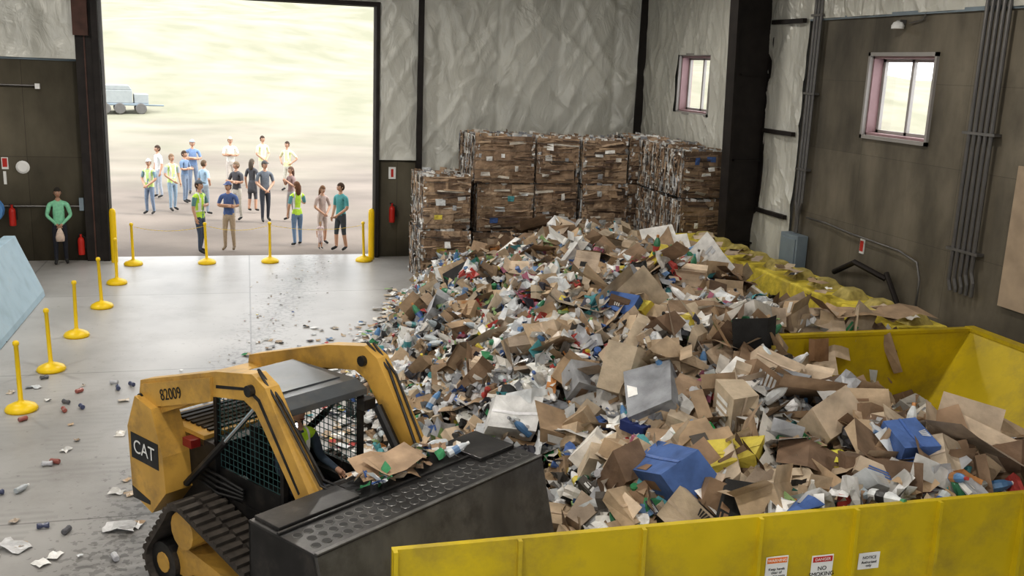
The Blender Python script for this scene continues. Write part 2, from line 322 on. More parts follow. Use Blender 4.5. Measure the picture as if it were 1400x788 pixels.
# ------------------------------------------------------------------ outside
o=MB();vs=[];fs=[]
nx,ny=60,80
def gz(x,y):
    t=max(0,y-45); z=.04*t if y<70 else 1.0+(y-70)*.14
    return z-.02+(.05*noise.noise(Vector((x*.2,y*.2,0))) if y>26 else 0)+(max(0,y-60)*.07*noise.noise(Vector((x*.03,y*.03,7))))
for i in range(nx+1):
    for j in range(ny+1):
        x=-90+180*i/nx;y=BY+.3+(240)*(j/ny)**1.7;vs.append((x,y,gz(x,y)))
for i in range(nx):
    for j in range(ny):
        a=i*(ny+1)+j;fs.append((a,a+ny+1,a+ny+2,a+1))
o.add(vs,fs,'ground');o.build('ground',smooth=True)
e=empty('parked_utility_trailer',(-7.9,70,gz(-7.9,70)),.15)
o=MB();o.box(-1.9,1.6,-.9,.9,.55,.7,'grey');o.box(-1.8,.6,-.85,.85,.7,1.55,'tarp');o.prism([(-1.8,1.55),(.6,1.55),(.4,1.85),(-1.5,1.85)],-.8,.8,'tarp')
o.box(.7,1.6,-.7,.7,.7,1.3,'tarp');o.box(1.6,2.6,-.06,.06,.5,.6,'grey')
for x in (-1.1,-.2,1.1):
    for y in (-.9,.9): o.tube([(x,y-.1,.36),(x,y+.1,.36)],.36,'conduit',14)
o.build('body',e,bevel=.04)
# ------------------------------------------------------------------ stanchions + chain
ST=[(-3.08,14.0),(-3.01,15.8),(-2.94,17.75),(-2.79,19.8),(-2.76,21.9),(-2.63,23.9),(-.98,23.95),(.49,24.0),(2.77,24.0)]
for x,y in ST:
    o=MB();T=Matrix.Translation((x,y,0))@Matrix.Rotation(U(-.03,.03),4,'Y')
    o.lathe([(.205,0),(.215,.03),(.19,.07),(.11,.11),(.045,.13),(.032,.16),(.030,.93),(.042,.94),(.042,.98),(.025,1.0)],'yel',20,T=T)
    o.build('stanchion_post',smooth=True)
o=MB()
for (a,b_) in list(zip(ST,ST[1:]))[5:]:
    n_=40;pts=[];rr=[];L_=math.dist(a,b_)
    for i in range(n_+1):
        t=.05/L_+(1-.1/L_)*i/n_;pts.append((a[0]+(b_[0]-a[0])*t,a[1]+(b_[1]-a[1])*t,.92-.12*4*t*(1-t)));rr.append(.003 if i%2 else .006)
    o.tube(pts,rr,'yel',5)
o.build('barrier_chain')
o=MB();o.prism([(-4.0,0),(-4.02,.12),(-4.42,1.1),(-4.47,1.24),(-4.68,1.24),(-4.73,1.1),(-5.13,.12),(-5.15,0)],10.5,20.9,'bar')
for y in (14,17.5): o.box(-5.16,-3.99,y-.01,y+.01,0,.02,'black')
o.build('concrete_barrier',bevel=.02)
# ------------------------------------------------------------------ hopper (yellow steel)
HZ=1.65;HY0=6.04;HY1=10.7;HX=9.45
o=MB()
o.box(.9,HX+.1,HY0,HY0+.05,0,HZ,'hop')
for x in (.92,1.80,2.74,3.69,4.52,5.28,6.1,7.0,7.9,8.8): o.prism([(HY0-.09,0),(HY0,0),(HY0,HZ-.0),(HY0-.04,HZ-.0)],x-.015,x+.015,'hop',axis='x')
o.box(6.3,HX,HY1,HY1+.06,0,HZ,'hop');o.box(6.3,HX+.1,HY1-.02,HY1+.08,HZ-.02,HZ+.02,'hop')
o.prism([(HX,HZ),(HX+.06,HZ),(8.25,0),(8.15,0)],HY0+.05,HY1,'hop')
o.box(HX-.03,HX+.12,HY0,HY1+.08,HZ-.02,HZ+.03,'hop')
for y in (7.5,9.1): o.prism([(HX+.02,HZ-.05),(HX+.1,HZ-.05),(HX+.1,0),(8.4,0)],y,y+.05,'hop')
o.build('sorting_hopper')
for x,z,t in ((3.87,1.21,0),(4.27,1.18,1),(4.69,1.19,2)):
    e=empty('warning_sign',(x,HY0-.006,z))
    b_=MB();b_.box(-.095,.095,-.006,0,-.12 if t<2 else -.07,.10 if t<2 else .07,'white')
    if t<2: b_.box(-.085,.085,-.008,-.006,.045,.09,'red' if t else 'orange')
    b_.build('sign_plate',e)
    text('sign_heading',['WARNING','DANGER','NOTICE'][t],.034,(0,-.0095,.067 if t<2 else .03),(math.pi/2,0,0),'white' if t<2 else 'black',e)
    text('sign_text',['Keep hands\nclear of\nmoving parts','NO\nSMOKING','Authorized\nonly'][t],[.03,.05,.03][t],(0,-.0095,-.035 if t<2 else -.025),(math.pi/2,0,0),'black',e)
o=MB()
for row in range(2):
    y=12.0-(.75 if row else 0)
    while y<19.0:
        y1=min(y+1.48,19.1);y0=max(y,11.3);dx=U(-.02,.02)
        o.box(8.80+dx,9.62+dx,y0,y1,row*.77,row*.77+.76,'blk')
        if row:
            for sy in (.36,1.1):
                cy=y+sy
                if cy>18.9 or cy<11.5: continue
                cx=9.22
                o.add([(cx-.22,cy-.22,1.53),(cx+.22,cy-.22,1.53),(cx+.22,cy+.22,1.53),(cx-.22,cy+.22,1.53),(cx-.12,cy-.12,1.68),(cx+.12,cy-.12,1.68),(cx+.12,cy+.12,1.68),(cx-.12,cy+.12,1.68)],[(4,5,6,7),(0,1,5,4),(1,2,6,5),(2,3,7,6),(3,0,4,7)],'stud')
        y+=1.5
o.build('concrete_block_wall',bevel=.03)
# ------------------------------------------------------------------ debris pieces
KR=[(.43,.315,.205),(.50,.385,.265),(.36,.26,.17),(.27,.185,.12),(.57,.46,.345),(.47,.365,.255),(.18,.12,.08),(.54,.445,.33),(.50,.415,.315),(.32,.23,.155),(.41,.33,.255)]
WH=[(.74,.74,.73),(.60,.62,.63),(.82,.81,.78),(.42,.43,.45),(.66,.63,.58),(.28,.29,.31),(.52,.51,.49)]
CO=[(.06,.26,.12),(.42,.07,.06),(.08,.15,.36),(.66,.55,.10),(.10,.32,.35),(.03,.03,.03),(.5,.24,.09),(.28,.40,.18),(.06,.06,.08),(.38,.14,.2),(.15,.25,.42),(.04,.04,.04),(.10,.09,.08)]
def jit(c,a=.12):
    k=1+U(-a,a);return tuple(min(1,max(0,q*k)) for q in c)
def decal(o,T,pts4,label):
    A,B,C,D=[Vector(p) for p in pts4]
    def Q(u,v): return A.lerp(B,u).lerp(D.lerp(C,u),v)
    k=random.randint(0,3);bars=[]
    if k==0: bars=[(.0,.0,1,1)]
    elif k==1: bars=[(0,.0,1,.18),(0,.3,.8,.48),(0,.6,.9,.78)]
    elif k==2: bars=[(0,0,.35,1),(.5,.5,1,1),(.5,.1,.9,.25)]
    else: bars=[(i*.2,0,i*.2+.12,1) for i in range(5)]
    for a,b_,c,d in bars: o.add([Q(a,b_),Q(c,b_),Q(c,d),Q(a,d)],[(0,1,2,3)],'col',label,T)
def p_sheet(o,T,w,h,col,flaps=True,label=None):
    a1=U(-.8,.8);a2=U(-.8,.8);f1=w*U(.15,.4);f2=w*U(.15,.4);bow=U(-.09,.09)*w
    xs=[-w/2-f1*math.cos(a1),-w/2,0,w/2,w/2+f2*math.cos(a2)];zs=[f1*math.sin(a1),0,bow,0,f2*math.sin(a2)]
    vs=[];
    for x,z in zip(xs,zs): vs+= [(x,-h/2+U(-.03,.03)*h,z+U(-.05,.05)*h),(x,h/2+U(-.03,.03)*h,z+U(-.05,.05)*h)]
    fs=[(2*i,2*i+2,2*i+3,2*i+1) for i in range(4)]
    if R()<.3: fs=fs[1:]
    if R()<.2: fs=fs[:-1]
    cf=jit(col,.1)
    for i,fc in enumerate(fs): o.add([vs[q] for q in fc],[(0,1,2,3)],'col',col if i in(1,2) else cf,T)
    if flaps:
        for s in(-1,1):
            if R()<.6:
                a=U(-.9,.9);fl=h*U(.2,.45);y=s*h/2
                i=3 if s>0 else 2
                v=[vs[i],vs[i+2],vs[i+4]]
                yy=y+s*fl*math.cos(a);zz=fl*math.sin(a)
                vv=list(v)+[(xs[1]*.96,yy,zz),(0,yy,zz+bow),(xs[3]*.96,yy,zz)]
                o.add(vv,[(0,1,4,3),(1,2,5,4)],'col',jit(col,.1),T)
    if label:
        lw=w*U(.15,.36);lh=h*U(.15,.5);x0=-w/2+U(.02,.5)*(w/2-lw if w/2>lw else .01);x1=min(x0+lw,-.01);cy=U(-.2,.2)*h
        def zl(x): return bow*(1-abs(x)/(w/2))
        for sg in (1,-1): decal(o,T,[(x0,cy-lh/2,zl(x0)+sg*.012),(x1,cy-lh/2,zl(x1)+sg*.012),(x1,cy+lh/2,zl(x1)+sg*.012),(x0,cy+lh/2,zl(x0)+sg*.012)],label)
def p_carton(o,T,w,d,h,col,label=None):
    j=lambda a:U(-a,a)
    vs=[(sx*w/2+j(.04)*w,sy*d/2+j(.04)*d,z*(1+j(.25))) for z in (0,h) for sx,sy in ((-1,-1),(1,-1),(1,1),(-1,1))]
    sk=j(.25)*w
    vs=vs[:4]+[(x+sk,y,z) for x,y,z in vs[4:]]
    dz=-U(0,.3)*h
    c=Vector(vs[4])+Vector(vs[5])+Vector(vs[6])+Vector(vs[7]);c=c/4+Vector((0,0,dz));vs.append(tuple(c))
    o.add(vs,[(0,3,2,1),(4,5,8),(5,6,8),(6,7,8),(7,4,8),(0,1,5,4),(1,2,6,5),(2,3,7,6),(3,0,4,7)],'col',col,T)
    A,B,C,D=[Vector(vs[q]) for q in (4,5,6,7)]
    m0=A.lerp(D,.46)+Vector((0,0,.006));m1=A.lerp(D,.54)+Vector((0,0,.006));n0=B.lerp(C,.46)+Vector((0,0,.006));n1=B.lerp(C,.54)+Vector((0,0,.006));cc=Vector((c.x,c.y,c.z+.008));e_=(m1-m0)/2
    if R()<.6: o.add([m0,cc-e_,cc+e_,m1,n0,n1],[(0,1,2,3),(1,4,5,2)],'gloss',jit((col[0]*1.2,col[1]*1.2,col[2]*1.25),.05),T)
    if label:
        a=Vector(vs[0]);b_=Vector(vs[1]);cc2=Vector(vs[5]);d2=Vector(vs[4]);off=Vector((0,-.006,0))
        def Q(u_,v_): return a.lerp(b_,u_).lerp(d2.lerp(cc2,u_),v_)+off
        decal(o,T,[Q(.15,.2),Q(.7,.2),Q(.7,.75),Q(.15,.75)],label)
        def Q2(u_,v_): return A.lerp(B,u_).lerp(c,v_)+Vector((0,0,.006))
        decal(o,T,[Q2(.3,.1),Q2(.6,.1),Q2(.6,.5),Q2(.3,.5)],label)
def p_box(o,T,w,d,h,col):
    sk=U(-.3,.3)*w
    vs=[(-w/2,-d/2,0),(w/2,-d/2,0),(w/2,d/2,0),(-w/2,d/2,0),(-w/2+sk,-d/2,h),(w/2+sk,-d/2,h),(w/2+sk,d/2,h),(-w/2+sk,d/2,h)]
    o.add(vs,[(0,3,2,1),(0,1,5,4),(1,2,6,5),(2,3,7,6),(3,0,4,7)],'col',col,T)
    c2=jit(col,.15);fl=min(w,d)*.45
    for (a,b_,nx_,ny_) in ((4,5,0,-1),(5,6,1,0),(6,7,0,1),(7,4,-1,0)):
        if R()<.8:
            t=U(-.5,1.3);A=Vector(vs[a]);B=Vector(vs[b_]);q=Vector((nx_*math.cos(t)*fl,ny_*math.cos(t)*fl,math.sin(t)*fl))
            o.add([A,B,B+q,A+q],[(0,1,2,3)],'col',c2,T)
    if R()<.6:
        decal(o,T,[(-w*.25,-d/2-.006,h*.25),(w*.2,-d/2-.006,h*.25),(w*.2+sk*.4,-d/2-.006,h*.6),(-w*.25+sk*.4,-d/2-.006,h*.6)],random.choice(CO+WH))
def p_paper(o,T,w,h,col,k='col',n=3,am=.18):
    vs=[];
    for i in range(n+1):
        for j in range(n+1): vs.append(((i/n-.5)*w+U(-.05,.05)*w,(j/n-.5)*h+U(-.05,.05)*h,U(-am,am)*min(w,h)))
    fs=[(i*(n+1)+j,(i+1)*(n+1)+j,(i+1)*(n+1)+j+1,i*(n+1)+j+1) for i in range(n) for j in range(n)]
    if R()<.3 and n>1:
        q=random.randint(1,len(fs)-1);c2=random.choice(CO+WH+WH)
        o.add(vs,fs[:q],k,col,T);o.add(vs,fs[q:],k,c2,T)
    else: o.add(vs,fs,k,col,T)
def p_bottle(o,T,s,col,cap):
    o.lathe([(.0,0),(.035*s,0),(.037*s,.02*s),(.037*s,.13*s),(.03*s,.16*s),(.013*s,.2*s)],'gloss',8,col,T)
    o.lathe([(.015*s,.2*s),(.015*s,.225*s)],'gloss',6,cap,T)
    if R()<.6:o.lathe([(.0385*s,.05*s),(.0385*s,.11*s)],'gloss',8,random.choice(CO+WH+WH),T)
def p_can(o,T,s,col):
    c=U(.6,1);o.lathe([(.025*s,0),(.033*s,.01*s),(.033*s*c,.06*s),(.033*s,.11*s),(.026*s,.12*s)],'gloss',9,col,T)
def p_bag(o,T,s,col):
    vs=[];fs=[];n,m_=11,7
    for j in range(m_+1):
        ph_=math.pi*j/m_
        for i in range(n):
            th=2*math.pi*i/n;q=s*U(.7,1.25);vs.append((q*math.sin(ph_)*math.cos(th),q*math.sin(ph_)*math.sin(th),q*.55*math.cos(ph_)))
    for j in range(m_):
        for i in range(n): fs.append((j*n+i,j*n+(i+1)%n,(j+1)*n+(i+1)%n,(j+1)*n+i))
    o.add(vs,fs,'gloss',col,T)
def RT(x,y,z,tilt=.4,nrm=None):
    Q=Matrix.Rotation(U(0,6.28),4,'Z')
    E=Euler((random.gauss(0,tilt),random.gauss(0,tilt),0)).to_matrix().to_4x4()
    N_=nrm.to_track_quat('Z','Y').to_matrix().to_4x4() if nrm is not None else Matrix.Identity(4)
    return Matrix.Translation((x,y,z))@N_@E@Q
TOE=[(6.1,2.05),(8,2.5),(9.5,2.4),(11,1.7),(13.4,1.3),(15.4,1.75),(18,2.7),(20.5,3.5),(22,4.0)]
def toe(y):
    for (a,xa),(b_,xb) in zip(TOE,TOE[1:]):
        if y<=b_: return xa+(xb-xa)*(y-a)/(b_-a)
    return TOE[-1][1]
def ss(a,b_,x):
    t=min(1,max(0,(x-a)/(b_-a)));return t*t*(3-2*t)
def ph(x,y):
    d=x-toe(y)
    if d<=0: return 0
    H=1.60+.34*noise.noise(Vector((x*.5,y*.4,3)))+.46*noise.noise(Vector((x*1.05,y*.95,9)))+.24*noise.noise(Vector((x*2.2,y*2.2,19)))
    H+=.30*math.exp(-((x-4.9)**2/3+(y-12)**2/9))
    if y>15: H-=.10*ss(15,19,y)
    h=H*(1-math.exp(-d/1.35))
    if y<10.9:
        dep=ss(5.7,7.0,x)*ss(6.6,8.2,y)
        h=h*(1-dep)+dep*(.50+.22*noise.noise(Vector((x*1.3,y*1.3,4)))+.35*(1-ss(7.5,9.5,y)))
        dr=ss(7.0,8.4,x);h=h*(1-dr)+dr*min(h,1.0)
    elif x>6.6 and y<12.2: h=min(h,1.58)
    if y<8: h=min(h,1.38+.25*(y-6.1)) if y>6.1 else h
    if y>19: h*=1-.40*ss(19,21.4,y)
    if x>6.9 and y>10.9:
        k=ss(6.9,8.2,x);h=h*(1-k)+k*min(h,.95+.4*(1-ss(11,12.5,y)))
    return max(h,0)
def pn(x,y):
    e=.15;return Vector((-(ph(x+e,y)-ph(x-e,y))/(2*e),-(ph(x,y+e)-ph(x,y-e))/(2*e),1.3)).normalized()
def inpile(x,y):
    if y<6.2 or y>21.35: return False
    if x<toe(y): return False
    if y<10.65: 
        return x<8.25+.75*min(1,ph(x,y)/1.3)
    return x<8.80
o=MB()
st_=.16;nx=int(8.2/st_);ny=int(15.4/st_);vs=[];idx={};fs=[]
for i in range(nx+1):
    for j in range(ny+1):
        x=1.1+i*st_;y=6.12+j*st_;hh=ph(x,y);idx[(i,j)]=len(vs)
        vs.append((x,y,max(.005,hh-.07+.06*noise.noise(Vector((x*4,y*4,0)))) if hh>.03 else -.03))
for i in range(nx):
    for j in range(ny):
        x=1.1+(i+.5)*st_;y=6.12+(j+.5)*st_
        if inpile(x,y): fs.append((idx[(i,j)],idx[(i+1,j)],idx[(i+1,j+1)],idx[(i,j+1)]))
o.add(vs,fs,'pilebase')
def rp():
    while 1:
        x=U(1.2,9);y=U(6.2,21.3)
        if inpile(x,y): return x,y
def clampT(x,y,s):
    if y<10.9:
        if y<10.75: y=min(max(y,6.25+s*.8),10.6-s*.45)
        x=min(x,8.7-s*.5)
    else: x=min(x,8.75-s*.75)
    return x,y
def mixf(x,y):
    edge=.5*(1-ss(.3,1.5,x-toe(y)))*ss(8.5,10.5,y)
    return min(1,max(1.0*math.exp(-((x-3.3)/1.9)**2-((y-13.2)/4.2)**2),edge)+1.2*max(0,noise.noise(Vector((x*.9,y*.9,20)))-.02))
LBL=CO+WH+[(.09,.07,.05)]*8+[(.25,.16,.1)]*5
for i in range(2400):
    x,y=rp();m_=mixf(x,y)
    if R()<m_*.72: continue
    big=R()
    s=U(.18,.42) if big<.66 else U(.4,.85)
    if x-toe(y)<1.2: s*=.6
    x,y=clampT(x,y,s);z=ph(x,y)+U(-.02,.12)+s*.05
    col=jit(random.choice(KR),.2) if R()<.80 else jit(random.choice(WH+[CO[2],CO[5],CO[4]]))
    p_sheet(o,RT(x,y,z,.5,pn(x,y)),s,s*U(.4,.85),col,R()<.5,random.choice(LBL) if R()<.55 else None)
for i in range(860):
    x,y=rp();s=U(.2,.5) if y>11 else U(.25,.68)
    if x-toe(y)<.9: s*=.6
    if R()<mixf(x,y)*.4: continue
    x,y=clampT(x,y,s);p_carton(o,RT(x,y,ph(x,y)+.02,.65,pn(x,y)),s,s*U(.5,.9),s*U(.12,.6),jit(random.choice(KR if R()<.76 else WH+[CO[2],CO[3],CO[5]]),.2),random.choice(LBL) if R()<.8 else None)
for i in range(260):
    x,y=rp();s=U(.25,.5);
    if x-toe(y)<1: continue
    x,y=clampT(x,y,s);p_box(o,RT(x,y,ph(x,y)-.02,.9,pn(x,y)),s,s*U(.5,.9),s*U(.4,.8),jit(random.choice(KR if R()<.85 else WH)))
for i in range(10500):
    x,y=rp();m_=mixf(x,y)
    if R()>.42+.58*m_: continue
    s=U(.08,.32)
    c=jit(random.choice(WH),.2) if R()<.66 else (jit(random.choice(KR),.2) if R()<.5 else jit(random.choice(CO)))
    p_paper(o,RT(x,y,ph(x,y)+U(.03,.19),.65,pn(x,y)),s,s*U(.4,1),c,'col' if R()<.6 else 'gloss',2 if s<.15 else 3,.24)
for i in range(3600):
    x,y=rp()
    if R()>.32+.68*mixf(x,y): continue
    z=ph(x,y)+U(.05,.18);T=RT(x,y,z,1.4)
    if R()<.45: p_bottle(o,T,U(.9,1.5),jit(random.choice([(.55,.6,.62),(.62,.64,.64),(.4,.46,.5),(.06,.22,.12),(.75,.75,.75),(.5,.52,.55),(.12,.25,.45),(.5,.48,.44)])),random.choice(CO+WH+WH))
    elif R()<.6: p_can(o,T,U(.9,1.5),jit(random.choice(CO+[(.5,.5,.52)]*12)))
    else: 
        s=U(.1,.26);p_carton(o,T,s,s*.7,s*.35,jit(random.choice(CO+WH+KR)),random.choice(LBL))
for i in range(560):
    x,y=rp();
    if R()>.45+.55*mixf(x,y): continue
    p_bag(o,RT(x,y,ph(x,y)+.08,.4),U(.08,.22),jit(random.choice([(.7,.72,.74),(.6,.62,.64),(.8,.8,.8),(.7,.7,.66),(.42,.44,.46),(.06,.06,.07)])))
def at(x,y,dz=.12): return (x,y,ph(x,y)+dz)
p_bag(o,RT(*at(4.25,8.35,.18),.2),.17,(.02,.30,.09));p_bag(o,RT(*at(4.34,8.28,.26),.2),.12,(.02,.34,.10))
p_paper(o,RT(*at(4.95,12.6,.22),.3),.5,.3,(.70,.64,.08));p_paper(o,RT(*at(5.2,7.4,.22),.3),.35,.25,(.70,.64,.1))
for (x,y,s,c,l) in ((5.0,8.9,.5,WH[2],(.1,.1,.1)),(5.6,9.3,.55,KR[4],(.1,.08,.06)),(2.75,7.1,.6,(.17,.10,.06),None),(3.3,7.6,.5,KR[1],CO[8]),(4.6,7.0,.55,KR[7],(.02,.15,.12)),(5.6,7.3,.55,KR[1],CO[6]),(4.2,10.2,.6,KR[4],CO[8]),(3.4,9.8,.6,KR[2],WH[0]),(5.2,11.2,.7,KR[5],None),(6.0,8.0,.5,KR[3],WH[2]),(3.95,9.0,.36,(.03,.05,.18),WH[1]),(2.9,8.4,.45,KR[5],None),(3.6,8.3,.6,KR[0],WH[1]),(6.6,6.9,.5,KR[4],None)):
    p_carton(o,Matrix.Translation(at(x,y,.05))@Euler((U(.1,.6),U(-.4,.4),U(-.7,.7))).to_matrix().to_4x4(),s,s*.75,s*.3,c,l)
for i in range(640):
    y=U(8.6,20.8);x=toe(y)-abs(random.gauss(0,.25))
    s=U(.05,.2);c=jit(random.choice(WH+WH+KR+[random.choice(CO)]))
    p_paper(o,RT(x,y,s*.1+.015,.12),s,s*U(.5,1),c,'col',2,.1)
for i in range(22):
    y=11.5+7*R()**1.3;x=U(8.85,9.1);s=U(.12,.32)
    if R()<.6: p_sheet(o,RT(x-.12,y,1.66+U(0,.03),.10),s,s*.6,jit(random.choice(KR)),R()<.4)
    else: p_paper(o,RT(x,y,1.66,.2),s*.8,s*.6,jit(random.choice(WH)))
for (x,y,s) in ((8.0,11.1,.9),(8.75,11.05,.6),(7.3,11.2,.6),(6.7,11.2,.6)):
    p_sheet(o,Matrix.Translation((x,y+.05,1.80))@Euler((U(-.08,.08),U(-.08,.08),U(-.2,.2))).to_matrix().to_4x4(),s,.5,jit(KR[2]),False)
p_sheet(o,Matrix.Translation((7.35,9.5,.85))@Euler((-.15,.1,.1)).to_matrix().to_4x4(),1.0,.75,(.20,.12,.075),True)
p_sheet(o,Matrix.Translation((7.05,10.55,1.5))@Euler((1.4,0,.0)).to_matrix().to_4x4(),.16,.3,(.30,.18,.10),False)
o.build('recycling_pile',attr=True)
o=MB()
for i in range(52):
    x=U(-3.4,-.8);y=U(9.4,15.5);s=U(.04,.13);k=R()
    if k<.38: p_can(o,Matrix.Translation((x,y,.035))@Matrix.Rotation(U(0,6),4,'Z')@Matrix.Rotation(1.57,4,'X'),1,jit(random.choice([(.45,.45,.47),(.07,.08,.14),(.30,.1,.08),(.12,.12,.13)])))
    elif k<.45: p_bottle(o,Matrix.Translation((x,y,.04))@Matrix.Rotation(U(0,6),4,'Z')@Matrix.Rotation(1.57,4,'X'),.9,(.45,.48,.5),(.8,.8,.8))
    else: p_paper(o,RT(x,y,.02,.05),s*1.3,s,jit(random.choice(WH+WH+KR)),'gloss',3,.12)
for (x,y) in ((-2.33,9.85),(-1.37,10.1),(-2.6,9.7)): p_paper(o,RT(x,y,.03,.05),.32,.2,(.55,.55,.55),'gloss',4,.12)
for i in range(170):
    y=U(13,24);x=-3.3+.2*y+random.gauss(0,.4);s=U(.012,.05)
    if x>toe(max(6.2,y))-.1: continue
    p_paper(o,RT(x,y,.012,.1),s,s,jit(random.choice(WH+KR+[(.16,.13,.1)]*3)),'col',2,.1)
for i in range(110):
    y=U(12,18);x=toe(y)-U(.2,2.2);s=U(.04,.14);p_paper(o,RT(x,y,.02,.1),s,s,jit(random.choice(WH+WH+KR)),'col',2,.12)
o.build('floor_litter',attr=True)
# ------------------------------------------------------------------ bales
def bale(x0,x1,y0,y1,z0,z1):
    o=MB();i_=.035
    o.box(x0+i_,x1-i_,y0+i_,y1-i_,z0+.01,z1-i_,'bale',(.11,.08,.06))
    cx,hx=(x0+x1)/2,(x1-x0)/2;cz,hz=(z0+z1)/2,(z1-z0)/2
    def patch(face,u,v,w,h,off,col,tw=.05):
        q=[(-w/2,-h/2),(w/2,-h/2),(w/2,h/2),(-w/2,h/2)];a=random.gauss(0,tw);pts=[]
        for du,dv in q:
            uu=u+du*math.cos(a)-dv*math.sin(a)+U(-.06,.06)*w;vv=v+du*math.sin(a)+dv*math.cos(a)+U(-.06,.06)*h;oo=off+U(-.02,.026)
            if face=='f':
                uu=min(max(uu,x0),x1);vv=min(max(vv,z0+.01),z1);oo+=.045*(1-abs((uu-cx)/hx)**3)*(1-abs((vv-cz)/hz)**3);pts.append((uu,y0+i_-oo,vv))
            elif face=='l': uu=min(max(uu,y0),y1);vv=min(max(vv,z0+.01),z1);pts.append((x0+i_-oo,uu,vv))
            elif face=='r': uu=min(max(uu,y0),y1);vv=min(max(vv,z0+.01),z1);pts.append((x1-i_+oo*.6,uu,vv))
            elif face=='t': uu=min(max(uu,x0),x1);vv=min(max(vv,y0),y1);pts.append((uu,vv,z1-i_+oo*.8))
        o.add(pts,[(0,1,2,3)],'bale',col)
    bk=[(.33,.235,.16),(.38,.275,.185),(.27,.19,.13),(.21,.145,.10),(.43,.32,.225)]
    for i in range(22): patch('f',U(x0+.1,x1-.1),U(z0+.1,z1-.1),U(.4,1.0),U(.3,.8),.01+.002*i,jit(random.choice(bk)),.04)
    for i in range(30): patch('f',U(x0,x1),U(z0,z1),U(.2,.7),U(.012,.06),.055+.0006*i,jit(random.choice(bk+[(.09,.065,.05),(.12,.08,.06),(.5,.46,.4)])),.08)
    for i in range(4): patch('f',U(x0+.2,x1-.2),U(z0+.1,z1-.1),U(.08,.25),U(.05,.16),.075,jit(random.choice(WH+CO[2:5]+WH+WH)))
    for i in range(70):
        xx=x0+abs(random.gauss(0,.05)) if R()<.6 else x1-abs(random.gauss(0,.03));patch('f',xx,U(z0,z1),U(.02,.1),U(.03,.15),.04,jit(random.choice(WH+bk+bk)),.2)
    for i in range(430):
        c=random.choice([(.5,.49,.46),(.38,.37,.35),(.6,.58,.54),(.55,.53,.5)]+WH+bk+bk)
        if R()<.72: patch('l',U(y0,y1),U(z0,z1),U(.015,.06),U(.1,.45),U(.0,.05),jit(c,.2),.12)
        else: patch('l',U(y0,y1),U(z0,z1),U(.06,.2),U(.015,.06),U(.0,.05),jit(c,.2),.2)
    for i in range(60): patch('r',U(y0,y1),U(z0,z1),U(.1,.4),U(.05,.3),U(.0,.04),jit(random.choice(bk)))
    for i in range(170): patch('t',U(x0,x1),U(y0,y1),U(.05,.35),U(.04,.2),U(.0,.03),jit(random.choice(WH+WH+bk),.25),.6)
    for k in range(5):
        zz=z0+(z1-z0)*(k+.5)/5
        o.tube([(x0-.022,y0-.03,zz),(cx,y0-.10,zz),(x1,y0-.03,zz)],.004,'conduit',4);o.tube([(x0-.022,y0-.03,zz),(x0-.022,y1,zz)],.004,'conduit',4)
    for i in range(70):
        x=U(x0,x1);y=U(y0,y0+.3) if R()<.6 else U(y0,y1);h=U(.02,.10);w_=U(.03,.18)
        o.add([(x,y,z1-.05),(min(x+w_,x1),y+U(-.05,.05),z1-.05),(min(x+w_,x1),y+U(-.03,.03),z1+h*.5),(x,y,z1+h*.7)],[(0,1,2,3)],'bale',jit(random.choice(WH+bk)))
    o.build('cardboard_bale',attr=True)
bale(3.72,4.86,21.25,22.8,0,1.22);bale(3.76,4.84,21.3,22.85,1.26,2.44)
hs=[0,1.14,2.26,3.36]
cols=[(4.98,6.42,21.62),(6.46,7.54,21.66),(7.58,8.72,21.60)]
for ci,(a,b_,y0) in enumerate(cols):
    for k in range(3):
        j=U(-.05,.05) if k else 0;sh=.10 if k==1 and ci==0 else U(0,.04)
        bale(a+sh,b_-U(0,.04),y0+j,23.35+j,hs[k],hs[k+1]-.02-(.03*ci if k==2 else 0))
for k in range(3):
    bale(9.04,10.03,19.25+U(-.04,.04),20.45,hs[k],hs[k+1]-.05-.02*k);bale(9.02,10.03,20.5,21.7,hs[k],hs[k+1]-.04)
    bale(8.8,9.85,21.78,23.3,hs[k],hs[k+1]-.02)
# ------------------------------------------------------------------ compact track loader
HD=math.radians(-55);SL=(.43,8.5,0)
e=empty('compact_track_loader',SL,HD)
o=MB()
o.box(-1.2,.75,-.47,.47,.28,.95,'mblack');o.box(-1.5,-.62,-.5,.5,.5,1.42,'mblack');o.box(-1.56,-1.5,-.42,.42,.55,1.35,'mblack')
o.box(-1.52,-.8,-.5,.5,1.36,1.46,'mach')
for i in range(7): o.box(-1.45+i*.09,-1.40+i*.09,-.4,.4,1.46,1.48,'mblack')
o.box(-1.0,-.86,-.60,-.50,1.34,1.42,'dkred')
for s in (-1,1):
    a,b_=(.5,.78) if s>0 else (-.78,-.5)
    o.prism([(-1.62,.72),(-1.28,.62),(-1.02,.9),(-1.05,1.25),(-1.22,1.68),(-1.5,1.74),(-1.66,1.4)],a,b_,'mach')
    yy=.78*s;o.box(-1.60,-1.12,min(yy,yy+.004*s),max(yy,yy+.004*s),1.1,1.36,'mblack')
    o.prism([(-1.62,.80),(-1.3,.74),(-1.3,.70),(-1.6,.68)],a-.005,b_+.005,'mblack')
    y=.44*s;o.tube([(-1.0,y*1.3,.95),(-.35,y*1.3,1.55)],.036,'mblack');o.tube([(-.35,y*1.3,1.55),(.1,y*1.3,1.98)],.022,'chrome')
    for q in range(4): o.tube([(-.9,.50*s,1.0+.05*q),(-.55,.53*s,.98+.06*q),(-.2,.50*s,1.02+.03*q)],.014,'black',6)
o.build('body',e,bevel=.012)
text('decal_text','CAT',.19,(-1.36,-.79,1.23),(math.pi/2,0,0),'white',e)
o=MB()
